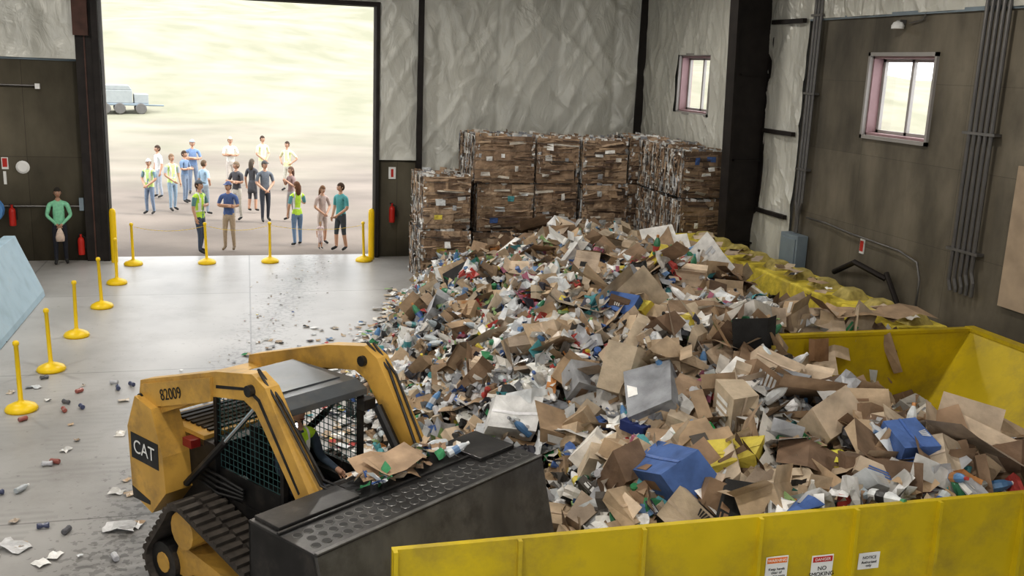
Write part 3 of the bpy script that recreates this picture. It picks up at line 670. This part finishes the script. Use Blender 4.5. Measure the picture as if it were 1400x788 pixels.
arm=[(-1.62,1.6),(-1.56,1.86),(-.3,2.24),(.22,2.34),(.40,2.26),(.96,1.5),(1.06,1.0),(.90,.95),(.80,1.38),(.26,2.02),(.1,2.08),(-.35,2.00),(-1.3,1.58)]
for s in (-1,1):
    a,b_=sorted((.54*s,.68*s));o.prism(arm,a,b_,'mach')
    o.prism([(-1.5,1.60),(-.35,1.96),(-.35,2.18),(-1.5,1.84)],min(.68*s,.71*s),max(.68*s,.71*s),'mach')
    o.prism([(-.30,2.09),(.15,2.18),(.3,2.12),(.82,1.46),(.84,1.48),(.33,2.15),(.17,2.21),(-.30,2.12)],min(.68*s,.684*s),max(.68*s,.684*s),'mblack')
    for p in ((-1.5,1.7),(.22,2.2),(.98,1.08)): o.tube([(p[0],.5*s,p[1]),(p[0],.73*s,p[1])],.05,'mblack',12)
    o.tube([(.5,.46*s,1.85),(.85,.46*s,1.4)],.045,'mblack');o.tube([(.85,.46*s,1.4),(.99,.46*s,1.2)],.025,'chrome')
    o.tube([(.2,.6*s,2.36),(.5,.6*s,2.16),(.94,.52*s,1.58),(1.06,.4*s,1.5)],.014,'mblack')
    o.tube([(.25,.63*s,2.36),(.55,.64*s,2.12),(.98,.58*s,1.56),(1.1,.5*s,1.5)],.012,'mblack')
o.box(-1.55,-1.35,-.55,.55,1.55,1.78,'mach');o.tube([(.78,-.56,1.38),(.78,.56,1.38)],.05,'mblack',12);o.box(.88,.97,-.6,.6,.9,1.25,'mblack')
o.build('lift_arms',e,bevel=.012)
text('number_text','82009',.15,(-.98,-.715,1.87),(math.pi/2,math.radians(-18),0),'black',e)
o=MB()
for x,y in ((-.68,-.43),(-.68,.43),(.30,-.43),(.30,.43)): o.box(x-.025,x+.025,y-.025,y+.025,.95,1.98,'mblack')
o.prism([(-.72,1.95),(.22,1.99),(.36,1.93),(.36,1.99),(.22,2.05),(-.72,2.02)],-.46,.46,'roof');o.box(-.62,.1,-.36,.36,2.03,2.06,'roof')
for s in (-1,1):
    y=.44*s
    for i in range(14): x=-.62+i*.065;o.box(x-.004,x+.004,y-.004,y+.004,1.2,1.96,'mesh')
    for i in range(13): z=1.2+i*.06;o.box(-.66,.28,y-.004,y+.004,z-.004,z+.004,'mesh')
    o.box(-.66,.28,y-.02,y+.02,.95,1.2,'mblack')
    o.box(.32,.42,y-.07,y+.07,1.80,1.90,'mblack')
o.box(.42,.43,-.50,-.38,1.81,1.89,'lamp')
o.box(-.70,-.66,-.42,.42,.95,1.4,'mblack')
o.box(-.35,.12,-.25,.25,.93,1.0,'black');o.box(-.45,-.34,-.25,.25,1.0,1.6,'black')
for s in(-1,1): o.box(-.2,.2,.32*s-.04,.32*s+.04,1.08,1.14,'black');o.tube([(.18,.3*s,1.14),(.2,.3*s,1.28)],.018,'black')
o.build('cab',e,bevel=.006)
path=[]
def arc(cx,cz,r_,a0,a1,n=8):
    for i in range(n+1):
        a=math.radians(a0+(a1-a0)*i/n);path.append((cx+r_*math.cos(a),cz+r_*math.sin(a)))
arc(.82,.27,.26,-90,75);arc(-.62,.70,.24,75,160);arc(-.95,.27,.26,165,270)
P2=[];seg=[]
cl=path+[path[0]]
for a,b_ in zip(cl,cl[1:]): seg.append(math.dist(a,b_))
Ltot=sum(seg);N_=52
for k in range(N_):
    t=Ltot*k/N_;i=0
    while t>seg[i]: t-=seg[i];i+=1
    a,b_=cl[i],cl[i+1];q=t/max(seg[i],1e-6);P2.append((a[0]+(b_[0]-a[0])*q,a[1]+(b_[1]-a[1])*q))
o=MB()
for s in (-1,1):
    y0,y1=sorted((.5*s,.92*s))
    for k in range(N_):
        a=P2[k];b_=P2[(k+1)%N_];d=Vector((b_[0]-a[0],b_[1]-a[1]));nrm=Vector((d.y,-d.x)).normalized()
        A=Vector(a);B=Vector(b_)
        def quadbox(A,B,y0,y1,t0,t1):
            p=[A+nrm*t0,B+nrm*t0,B+nrm*t1,A+nrm*t1]
            o.prism([(q.x,q.y) for q in p],y0,y1,'rubber')
        quadbox(A,B,y0,y1,-.03,.0)
        ym=(y0+y1)/2
        quadbox(A.lerp(B,.1),A.lerp(B,.6),y0,ym-.01,0,.04)
        quadbox(A.lerp(B,.45),A.lerp(B,.95),ym+.01,y1,0,.04)
    ya,yb=sorted((.56*s,.87*s))
    for (cx,cz,r_) in ((.82,.27,.2),(-.95,.27,.2),(-.5,.16,.12),(-.15,.16,.12),(.2,.16,.12),(.5,.16,.12)):
        o.tube([(cx,ya,cz),(cx,yb,cz)],r_,'mblack',16);o.tube([(cx,ya-.01,cz),(cx,yb+.01,cz)],r_*.5,'mach',12)
    o.tube([(-.62,ya,.70),(-.62,yb,.70)],.18,'mach',14)
    o.prism([(-.9,.2),(.85,.2),(.8,.36),(-.2,.46),(-.75,.52)],min(.55*s,.82*s),max(.55*s,.82*s),'mach')
o.build('tracks',e)
o=MB();bx=.98;BW=1.27
side=[(bx,1.5),(bx+.78,1.5),(bx+.98,.78),(bx+.9,.6),(bx+.2,.58),(bx,.8)]
for s in(-1,1):
    a,b_=sorted((BW*s,(BW-.03)*s));o.prism(side,a,b_,'mblack')
o.box(bx,bx+.8,-BW,BW,1.485,1.51,'mplate')
o.prism([(bx+.74,1.5),(bx+.80,1.5),(bx+1.0,.76),(bx+.94,.76)],-BW,BW,'mgrey')
o.prism([(bx+.94,.78),(bx+1.0,.78),(bx+.92,.58),(bx+.86,.60)],-BW,BW,'mgrey')
o.prism([(bx,1.5),(bx+.03,1.5),(bx+.03,.8),(bx,.8)],-BW,BW,'mblack')
o.prism([(bx,.8),(bx+.2,.58),(bx+.95,.58),(bx+.95,.62),(bx+.2,.62),(bx+.03,.82)],-BW,BW,'mgrey')
o.box(bx+.34,bx+.37,-BW,BW,1.51,1.53,'mplate')
o.box(bx+.77,bx+.81,-BW,BW,1.51,1.525,'mgrey')
o.box(bx+.02,bx+.32,-BW+.04,-.45,1.511,1.54,'mplate');o.box(bx+.02,bx+.5,.78,BW-.03,1.511,1.545,'mplate')
o.build('bucket',e,bevel=.006)
o=MB()
for r_ in range(3):
    for k in range(26):
        y=-BW+.1+k*.098+(r_%2)*.049
        if y>BW-.06 : continue
        xx=bx+.46+r_*.105
        if y>.74 and r_<1: continue
        T=Matrix.Translation((xx,y,1.5105))
        o.lathe([(.040,0),(.036,.004),(.034,.004)],'mgrey',12,T=T);o.lathe([(.034,.0042),(.033,.0045)],'black',12,T=T)  # black discs on the plate stand in for the dark inside holes
o.build('bucket_hole_discs',e)
o=MB();o.X=Matrix.Translation(SL)@Matrix.Rotation(HD,4,'Z')
p_sheet(o,Matrix.Translation((1.08,-.05,1.60))@Euler((.08,.05,1.2)).to_matrix().to_4x4(),.42,.40,(.40,.28,.18),True)
p_sheet(o,Matrix.Translation((1.16,.05,1.66))@Euler((.12,-.1,1.5)).to_matrix().to_4x4(),.36,.30,(.42,.30,.20),False)
for i in range(60):
    x=U(.98,1.3);y=U(-.35,.85);s=U(.05,.16);p_paper(o,RT(x,y,1.56+U(0,.06),.4),s,s*.7,jit(random.choice(WH+KR+[CO[0],CO[2]])),'col',2)
for i in range(5): p_bottle(o,RT(U(1,1.3),U(.1,.8),1.57,1.5),1,(.6,.63,.66),(.8,.8,.8))
o.build('bucket_debris',attr=True)
# ------------------------------------------------------------------ people
def person(name,x,y,hd,H=1.75,top=(.3,.3,.3),legs=(.06,.07,.10),skin=(.55,.33,.23),hair=(.05,.03,.02),arms='down',vest=None,long_sleeve=False,longhair=False,cap=None,shorts=False,z=0,seated=False,shoe=(.03,.03,.03),female=False,step=.02,bag=None,look=0,headtilt=0,skirt=False):
    st=step;sw=.093 if female else .105
    J={'pel':(0,0,.52),'wai':(0,.0,.60),'che':(0,.0,.70),'nb':(0,.006,.80),'nk':(0,.0,.845),'hd':(0,-.004,.885)}
    for s,n_ in ((1,'L'),(-1,'R')):
        J['hip'+n_]=(.048*s,0,.485);J['kn'+n_]=(.056*s,-.015+st*s*.5,.275);J['an'+n_]=(.06*s,.012+st*s,.05);J['to'+n_]=(.072*s,-.085+st*s,.022)
        J['sh'+n_]=(sw*s,.004,.785)
        E={'down':((.135,.012,.63),(.14,-.03,.50)),'crossed':((.145,-.03,.655),(.02,-.105,.665)),'front':((.142,-.01,.64),(.03,-.10,.535)),
           'hips':((.20,.05,.66),(.12,-.03,.575)),'phone':((.14,-.03,.65),(.05,-.12,.74)),'seat':((.14,-.03,.64),(.15,-.16,.6))}
        p=arms if not isinstance(arms,tuple) else arms[0 if s>0 else 1]
        el,wr=E[p];J['el'+n_]=(el[0]*s,el[1],el[2])
        wx=wr[0]*s
        if p=='crossed': wx=-.045*s;wr=(0,wr[1]-(.012 if s>0 else 0),wr[2]+(.012 if s>0 else -.01))
        J['wr'+n_]=(wx,wr[1],wr[2])
        dv=(Vector(J['wr'+n_])-Vector(J['el'+n_])).normalized();J['ha'+n_]=tuple(Vector(J['wr'+n_])+dv*.045)
        if seated:
            J['hip'+n_]=(.05*s,-.01,.49);J['kn'+n_]=(.07*s,-.24,.50);J['an'+n_]=(.07*s,-.26,.27);J['to'+n_]=(.075*s,-.34,.24)
    E_=[('pel','wai'),('wai','che'),('che','nb'),('nb','nk'),('nk','hd')]
    for n_ in 'LR': E_+=[('pel','hip'+n_),('hip'+n_,'kn'+n_),('kn'+n_,'an'+n_),('an'+n_,'to'+n_),('nb','sh'+n_),('sh'+n_,'el'+n_),('el'+n_,'wr'+n_),('wr'+n_,'ha'+n_)]
    rad={'pel':.068,'wai':.062 if not female else .052,'che':.072 if not female else .062,'nb':.048,'nk':.031,'hd':.03}
    for n_ in 'LR': rad.update({'hip'+n_:.052,'kn'+n_:.034,'an'+n_:.024,'to'+n_:.019,'sh'+n_:.036,'el'+n_:.025,'wr'+n_:.017,'ha'+n_:.019})
    names=list(J);me=bpy.data.meshes.new('t');me.from_pydata([J[k] for k in names],[(names.index(a),names.index(b_)) for a,b_ in E_],[])
    ob=bpy.data.objects.new('t',me);sc.collection.objects.link(ob)
    ob.modifiers.new('sk','SKIN').use_smooth_shade=True
    sv=me.skin_vertices[0].data
    for i,k in enumerate(names):
        q=rad[k];sv[i].radius=(q*(1.15 if k in('che','pel','wai') else 1),q*(.85 if k in('che','wai','pel') else 1));sv[i].use_root=(k=='pel')
    ob.modifiers.new('ss','SUBSURF').levels=2
    dg=bpy.context.evaluated_depsgraph_get();ev=bpy.data.meshes.new_from_object(ob.evaluated_get(dg))
    o=MB();o.X=Matrix.Translation((x,y,z))@Matrix.Rotation(math.radians(hd),4,'Z')@Matrix.Scale(H,4)
    V=[v.co.copy() for v in ev.vertices];groups={}
    B=[(Vector(J[a]),Vector(J[b_]),rad[a],rad[b_],a,b_) for a,b_ in E_]
    def near(c):
        best=None;bd=9
        for A,Bv,ra,rb,a,b_ in B:
            d=Bv-A;t=min(1,max(0,(c-A).dot(d)/d.length_squared));q=(c-(A+d*t)).length-(ra+(rb-ra)*t)
            if q<bd: bd=q;best=(a,b_,t)
        return best
    for p in ev.polygons:
        c=p.center;a,b_,t=near(c)
        k='cloth';col=top
        if b_ in('nk',) : k,col=('skin',skin) if t>.45 else ('cloth',top)
        elif b_=='hd': k,col='skin',skin
        elif b_[:2]=='el': col=top if (long_sleeve or t<.8) else skin;k='cloth' if (long_sleeve or t<.8) else 'skin'
        elif b_[:2]=='wr': k,col=('cloth',top) if long_sleeve else ('skin',skin)
        elif b_[:2]=='ha': k,col='skin',skin
        elif b_[:2] in('kn',): col=legs
        elif b_[:2]=='an':
            if shorts and t>.15: k,col='skin',skin
            else: col=legs
            if c.z<.06 and not seated: k,col='cloth',shoe
        elif b_[:2]=='to': col=shoe
        elif b_[:3]=='hip' or (a=='pel' and c.z<.53): col=legs
        if a in('pel','wai','che') or b_ in('che','nb') or b_[:2]=='sh':
            if c.z>=(.49 if vest else .525) and b_[:3]!='hip' or (b_[:3]=='hip' and c.z>.5 and vest):
                col=vest or top
                if vest and (.585<c.z<.61 or (abs(abs(c.x)-.05)<.012 and c.z>.6)): col=(.75,.75,.72)
                if vest and abs(c.x)<.012 and c.y<0: col=top
        groups.setdefault((k,col),[]).append(tuple(p.vertices))
    for (k,col),fs in groups.items():
        used=sorted({q for f in fs for q in f});mp={q:i for i,q in enumerate(used)}
        o.add([V[q] for q in used],[[mp[q] for q in f] for f in fs],k,col)
    bpy.data.objects.remove(ob);bpy.data.meshes.remove(me);bpy.data.meshes.remove(ev)
    HT=Matrix.Translation((0,0,.87))@Matrix.Rotation(math.radians(look),4,'Z')@Matrix.Rotation(math.radians(headtilt),4,'X')@Matrix.Translation((0,0,-.87))
    def head(sc_,keep,k,col,dz=0):
        n,m_=18,13;vs=[];fs=[]
        for j in range(m_+1):
            p=math.pi*j/m_
            for i in range(n):
                t=2*math.pi*i/n;nx_,ny_,nz_=math.sin(p)*math.cos(t),math.sin(p)*math.sin(t),math.cos(p)
                lo=max(0,-nz_);X=.044*nx_*(1-.28*lo);Y=.056*ny_*(1-.12*lo)-(.007*lo if ny_<.3 else -.0*lo);Z=.066*nz_
                if ny_<-.8 and abs(nz_+.1)<.35 and abs(nx_)<.25: Y-=.006
                vs.append((X*sc_,Y*sc_,Z*sc_+.933+dz))
        for j in range(m_):
            for i in range(n):
                a,b_=j*n+i,j*n+(i+1)%n;f_=(a,b_,(j+1)*n+(i+1)%n,(j+1)*n+i)
                c=(Vector(vs[f_[0]])+Vector(vs[f_[2]]))/2-Vector((0,0,.933))
                if keep(c): fs.append(f_)
        o.add(vs,fs,k,col,HT)
    head(1,lambda c:True,'skin',skin)
    head(1.09,lambda c:c.z>.030 or (c.y>.0 and c.z>-.035) or (abs(c.x)>.035 and c.z>.0 and c.y>-.02),'cloth',hair,.001)
    for s in(-1,1):
        o.lathe([(.001,-.007),(.006,-.004),(.007,0),(.006,.004),(.001,.007)],'white',8,T=HT@Matrix.Translation((.017*s,-.0485,.938)))
        o.lathe([(.001,-.004),(.0035,0),(.001,.004)],'black',6,T=HT@Matrix.Translation((.017*s,-.0545,.938)))
        o.box(.008*s if s>0 else -.026,.026 if s>0 else -.008,-.053,-.047,.948,.951,'cloth',hair,HT)
        o.lathe([(.002,-.014),(.008,-.008),(.010,.004),(.004,.014)],'skin',7,skin,HT@Matrix.Translation((.045*s,.004,.93))@Matrix.Diagonal((.5,1,1,1)))
    o.add([(-.007,-.05,.918),(.007,-.05,.918),(0,-.068,.920),(0,-.052,.943)],[(0,1,2),(0,2,3),(1,3,2)],'skin',skin,HT)
    o.box(-.013,.013,-.0575,-.05,.899,.903,'cloth',(.35,.08,.07),HT)
    if longhair:
        o.lathe([(.02,-.10),(.045,-.07),(.05,0),(.046,.05),(.02,.08)],'cloth',12,hair,HT@Matrix.Translation((0,.034,.885))@Matrix.Diagonal((1,.6,1,1)))
    if cap:
        head(1.13,lambda c:c.z>.032,'cloth',cap,.004)
        o.add([(-.035,-.045,.972),(.035,-.045,.972),(.025,-.098,.964),(-.025,-.098,.964),(-.035,-.045,.977),(.035,-.045,.977),(.025,-.098,.968),(-.025,-.098,.968)],[(0,1,2,3),(7,6,5,4),(2,3,7,6),(0,3,7,4),(1,2,6,5)],'cloth',cap,HT)
    for s,n_ in ((1,'L'),(-1,'R')):
        hd_=Vector(J['ha'+n_]);dv=(hd_-Vector(J['wr'+n_])).normalized()
        ac=dv.cross(Vector((s,0,.01)));ac=ac.normalized() if ac.length>.1 else Vector((0,1,0))
        cu=dv.cross(ac).normalized()
        if cu.dot(Vector((-s,-.2,0)))<0: cu=-cu
        for i in range(4):
            b0=hd_-dv*.004+ac*(i-1.5)*.0095;ln=[.036,.042,.039,.030][i]
            o.tube([b0,b0+dv*ln*.45,b0+dv*ln*.8+cu*ln*.25,b0+dv*ln*.95+cu*ln*.5],[.0052,.005,.0045,.0032],'skin',6,skin)
        th=Vector(J['wr'+n_])+dv*.016-ac*.016
        o.tube([th,th-ac*.012+dv*.016,th-ac*.014+dv*.032+cu*.006],[.006,.0055,.004],'skin',6,skin)
    if skirt: o.lathe([(.085,.36),(.075,.45),(.066,.54),(.055,.6)],'cloth',14,legs,T=Matrix.Diagonal((1.1,.85,1,1)))
    if bag:
        bx_,by_,bz_=(Vector(J['haL'])+Vector(J['haR']))/2
        T=Matrix.Translation((bx_,by_-.02,bz_-.11))
        o.lathe([(.01,-.08),(.05,-.075),(.055,-.02),(.04,.04),(.015,.10)],'cloth',10,bag,T@Matrix.Diagonal((1,.6,1,1)))
    ob=o.build(name,smooth=True,attr=True);return ob
Y_=(.50,.74,.08);JE=(.14,.19,.29);DK=(.03,.032,.045)
person('man_in_green_shirt',-4.22,24.15,10,1.78,(.24,.55,.36),DK,(.42,.25,.17),(.03,.025,.02),'front',long_sleeve=True,bag=(.62,.5,.42))
person('man_in_safety_vest',-1.17,25.25,60,1.84,(.12,.25,.25),(.06,.08,.12),cap=(.12,.14,.16),arms=('crossed','down'),vest=Y_,step=.035)  # outdoor figures: haze and glare put into lightened clothing colours
person('man_in_navy_polo',-.48,25.65,-15,1.76,(.09,.14,.31),(.42,.33,.24),cap=(.09,.12,.24),arms='crossed',shoe=(.2,.15,.1),look=-15)
person('woman_in_safety_vest',1.25,26.15,200,1.72,(.12,.3,.33),(.16,.24,.36),hair=(.13,.06,.03),arms=('down','phone'),vest=Y_,longhair=True,female=True,shoe=(.03,.03,.03),step=.035,look=20)
person('woman_in_floral_top',1.92,26.35,25,1.60,(.45,.36,.33),(.5,.42,.38),hair=(.15,.08,.04),arms='front',longhair=True,female=True,shorts=True,headtilt=12)
person('toddler',1.82,25.7,20,.72,(.75,.62,.62),(.7,.6,.6),hair=(.3,.2,.1),arms='down',shorts=True)
person('man_in_teal_shirt',2.33,25.45,-50,1.78,(.10,.34,.35),(.06,.07,.08),hair=(.06,.035,.02),arms=('front','down'),shorts=True,step=.04,look=-20)
person('man_in_dark_shirt',.50,30.2,15,1.84,(.15,.17,.20),(.05,.055,.07),cap=(.07,.07,.07),arms='front',step=.05,look=15)
person('man_in_black_tshirt',-.32,30.5,-40,1.78,(.09,.09,.10),(.55,.52,.46),hair=(.2,.15,.1),arms='crossed',look=-20)
person('woman_in_black_dress',.14,32.2,150,1.70,(.09,.09,.10),(.09,.09,.10),hair=(.10,.08,.06),arms='down',longhair=True,female=True,skirt=True,shorts=True)
person('woman_in_dark_jacket',1.28,30.4,-60,1.66,(.27,.19,.18),(.3,.28,.28),hair=(.12,.07,.05),arms='phone',longhair=True,female=True,step=.035)
person('worker_in_safety_vest',-2.92,31.7,-30,1.70,(.2,.3,.35),(.2,.26,.36),arms='front',vest=(.6,.8,.3),cap=(.6,.6,.55),look=20)
person('worker_in_safety_vest',-2.30,32.4,35,1.80,(.4,.45,.5),(.3,.4,.5),arms=('down','front'),vest=(.6,.8,.3),hair=(.2,.13,.08),step=.035)
person('man_in_blue_shirt',-1.87,36.5,5,1.92,(.2,.3,.5),(.2,.25,.34),arms='crossed',cap=(.35,.42,.58))
person('man_in_navy_shirt',-2.02,34.2,60,1.74,(.17,.25,.38),(.2,.25,.33),arms='crossed')
person('man_in_light_blue_shirt',-1.30,31.6,130,1.7,(.35,.48,.6),(.3,.35,.4),arms=('down','hips'),hair=(.12,.08,.05))
person('man_in_white_shirt',-.6,38,10,1.92,(.75,.75,.7),(.55,.5,.45),arms='crossed',cap=(.6,.5,.35))
person('visitor_in_yellow_vest',.58,38.9,30,1.92,(.7,.7,.5),(.6,.6,.5),arms='front',vest=(.75,.8,.45))
person('visitor_in_yellow_vest',1.45,37.4,-35,1.85,(.7,.7,.5),(.6,.58,.5),arms='hips',vest=(.75,.8,.45))
person('visitor_in_white_shirt',-2.95,35.4,-60,1.8,(.7,.72,.72),(.4,.44,.5),arms='down')
c_,s_=math.cos(HD),math.sin(HD);lx=-.08;ox=SL[0]+lx*c_;oy=SL[1]+lx*s_
person('machine_operator',ox,oy,math.degrees(HD)+90,1.68,(.05,.07,.10),(.04,.05,.08),arms='seat',vest=(.5,.75,.05),long_sleeve=True,cap=(.04,.04,.05),z=.20,seated=True)
# ------------------------------------------------------------------ lights
wd=bpy.data.worlds.new('world');sc.world=wd;wd.use_nodes=True
bg=wd.node_tree.nodes['Background'];bg.inputs[0].default_value=(.97,.985,1,1);bg.inputs[1].default_value=2.6
sl=bpy.data.lights.new('sun','SUN');sl.energy=2.6;sl.angle=math.radians(12);sl.color=(1,.95,.88)
so=bpy.data.objects.new('sun',sl);sc.collection.objects.link(so);so.rotation_euler=Vector((.6,-.15,1.0)).to_track_quat('Z','Y').to_euler();so.location=(20,0,30)
for x in (-6,0.5,7):
    for y in (-2,5,12,19):
        e=empty('added_fill_lamp',(x,y,7.35))  # ceiling lamps out of view, added to brighten the interior
        o=MB();o.lathe([(.3,0),(.28,.08),(.12,.22),(.08,.35)],'conduit',16);o.tube([(0,0,.35),(0,0,.8)],.01,'conduit',6);o.build('housing',e)
        l=bpy.data.lights.new('lamp','AREA');l.shape='DISK';l.size=.5;l.energy=180 if x<5 else 85;l.color=(1,.95,.88)
        lo=bpy.data.objects.new('lamp',l);sc.collection.objects.link(lo);lo.location=(0,0,-.02);lo.parent=e
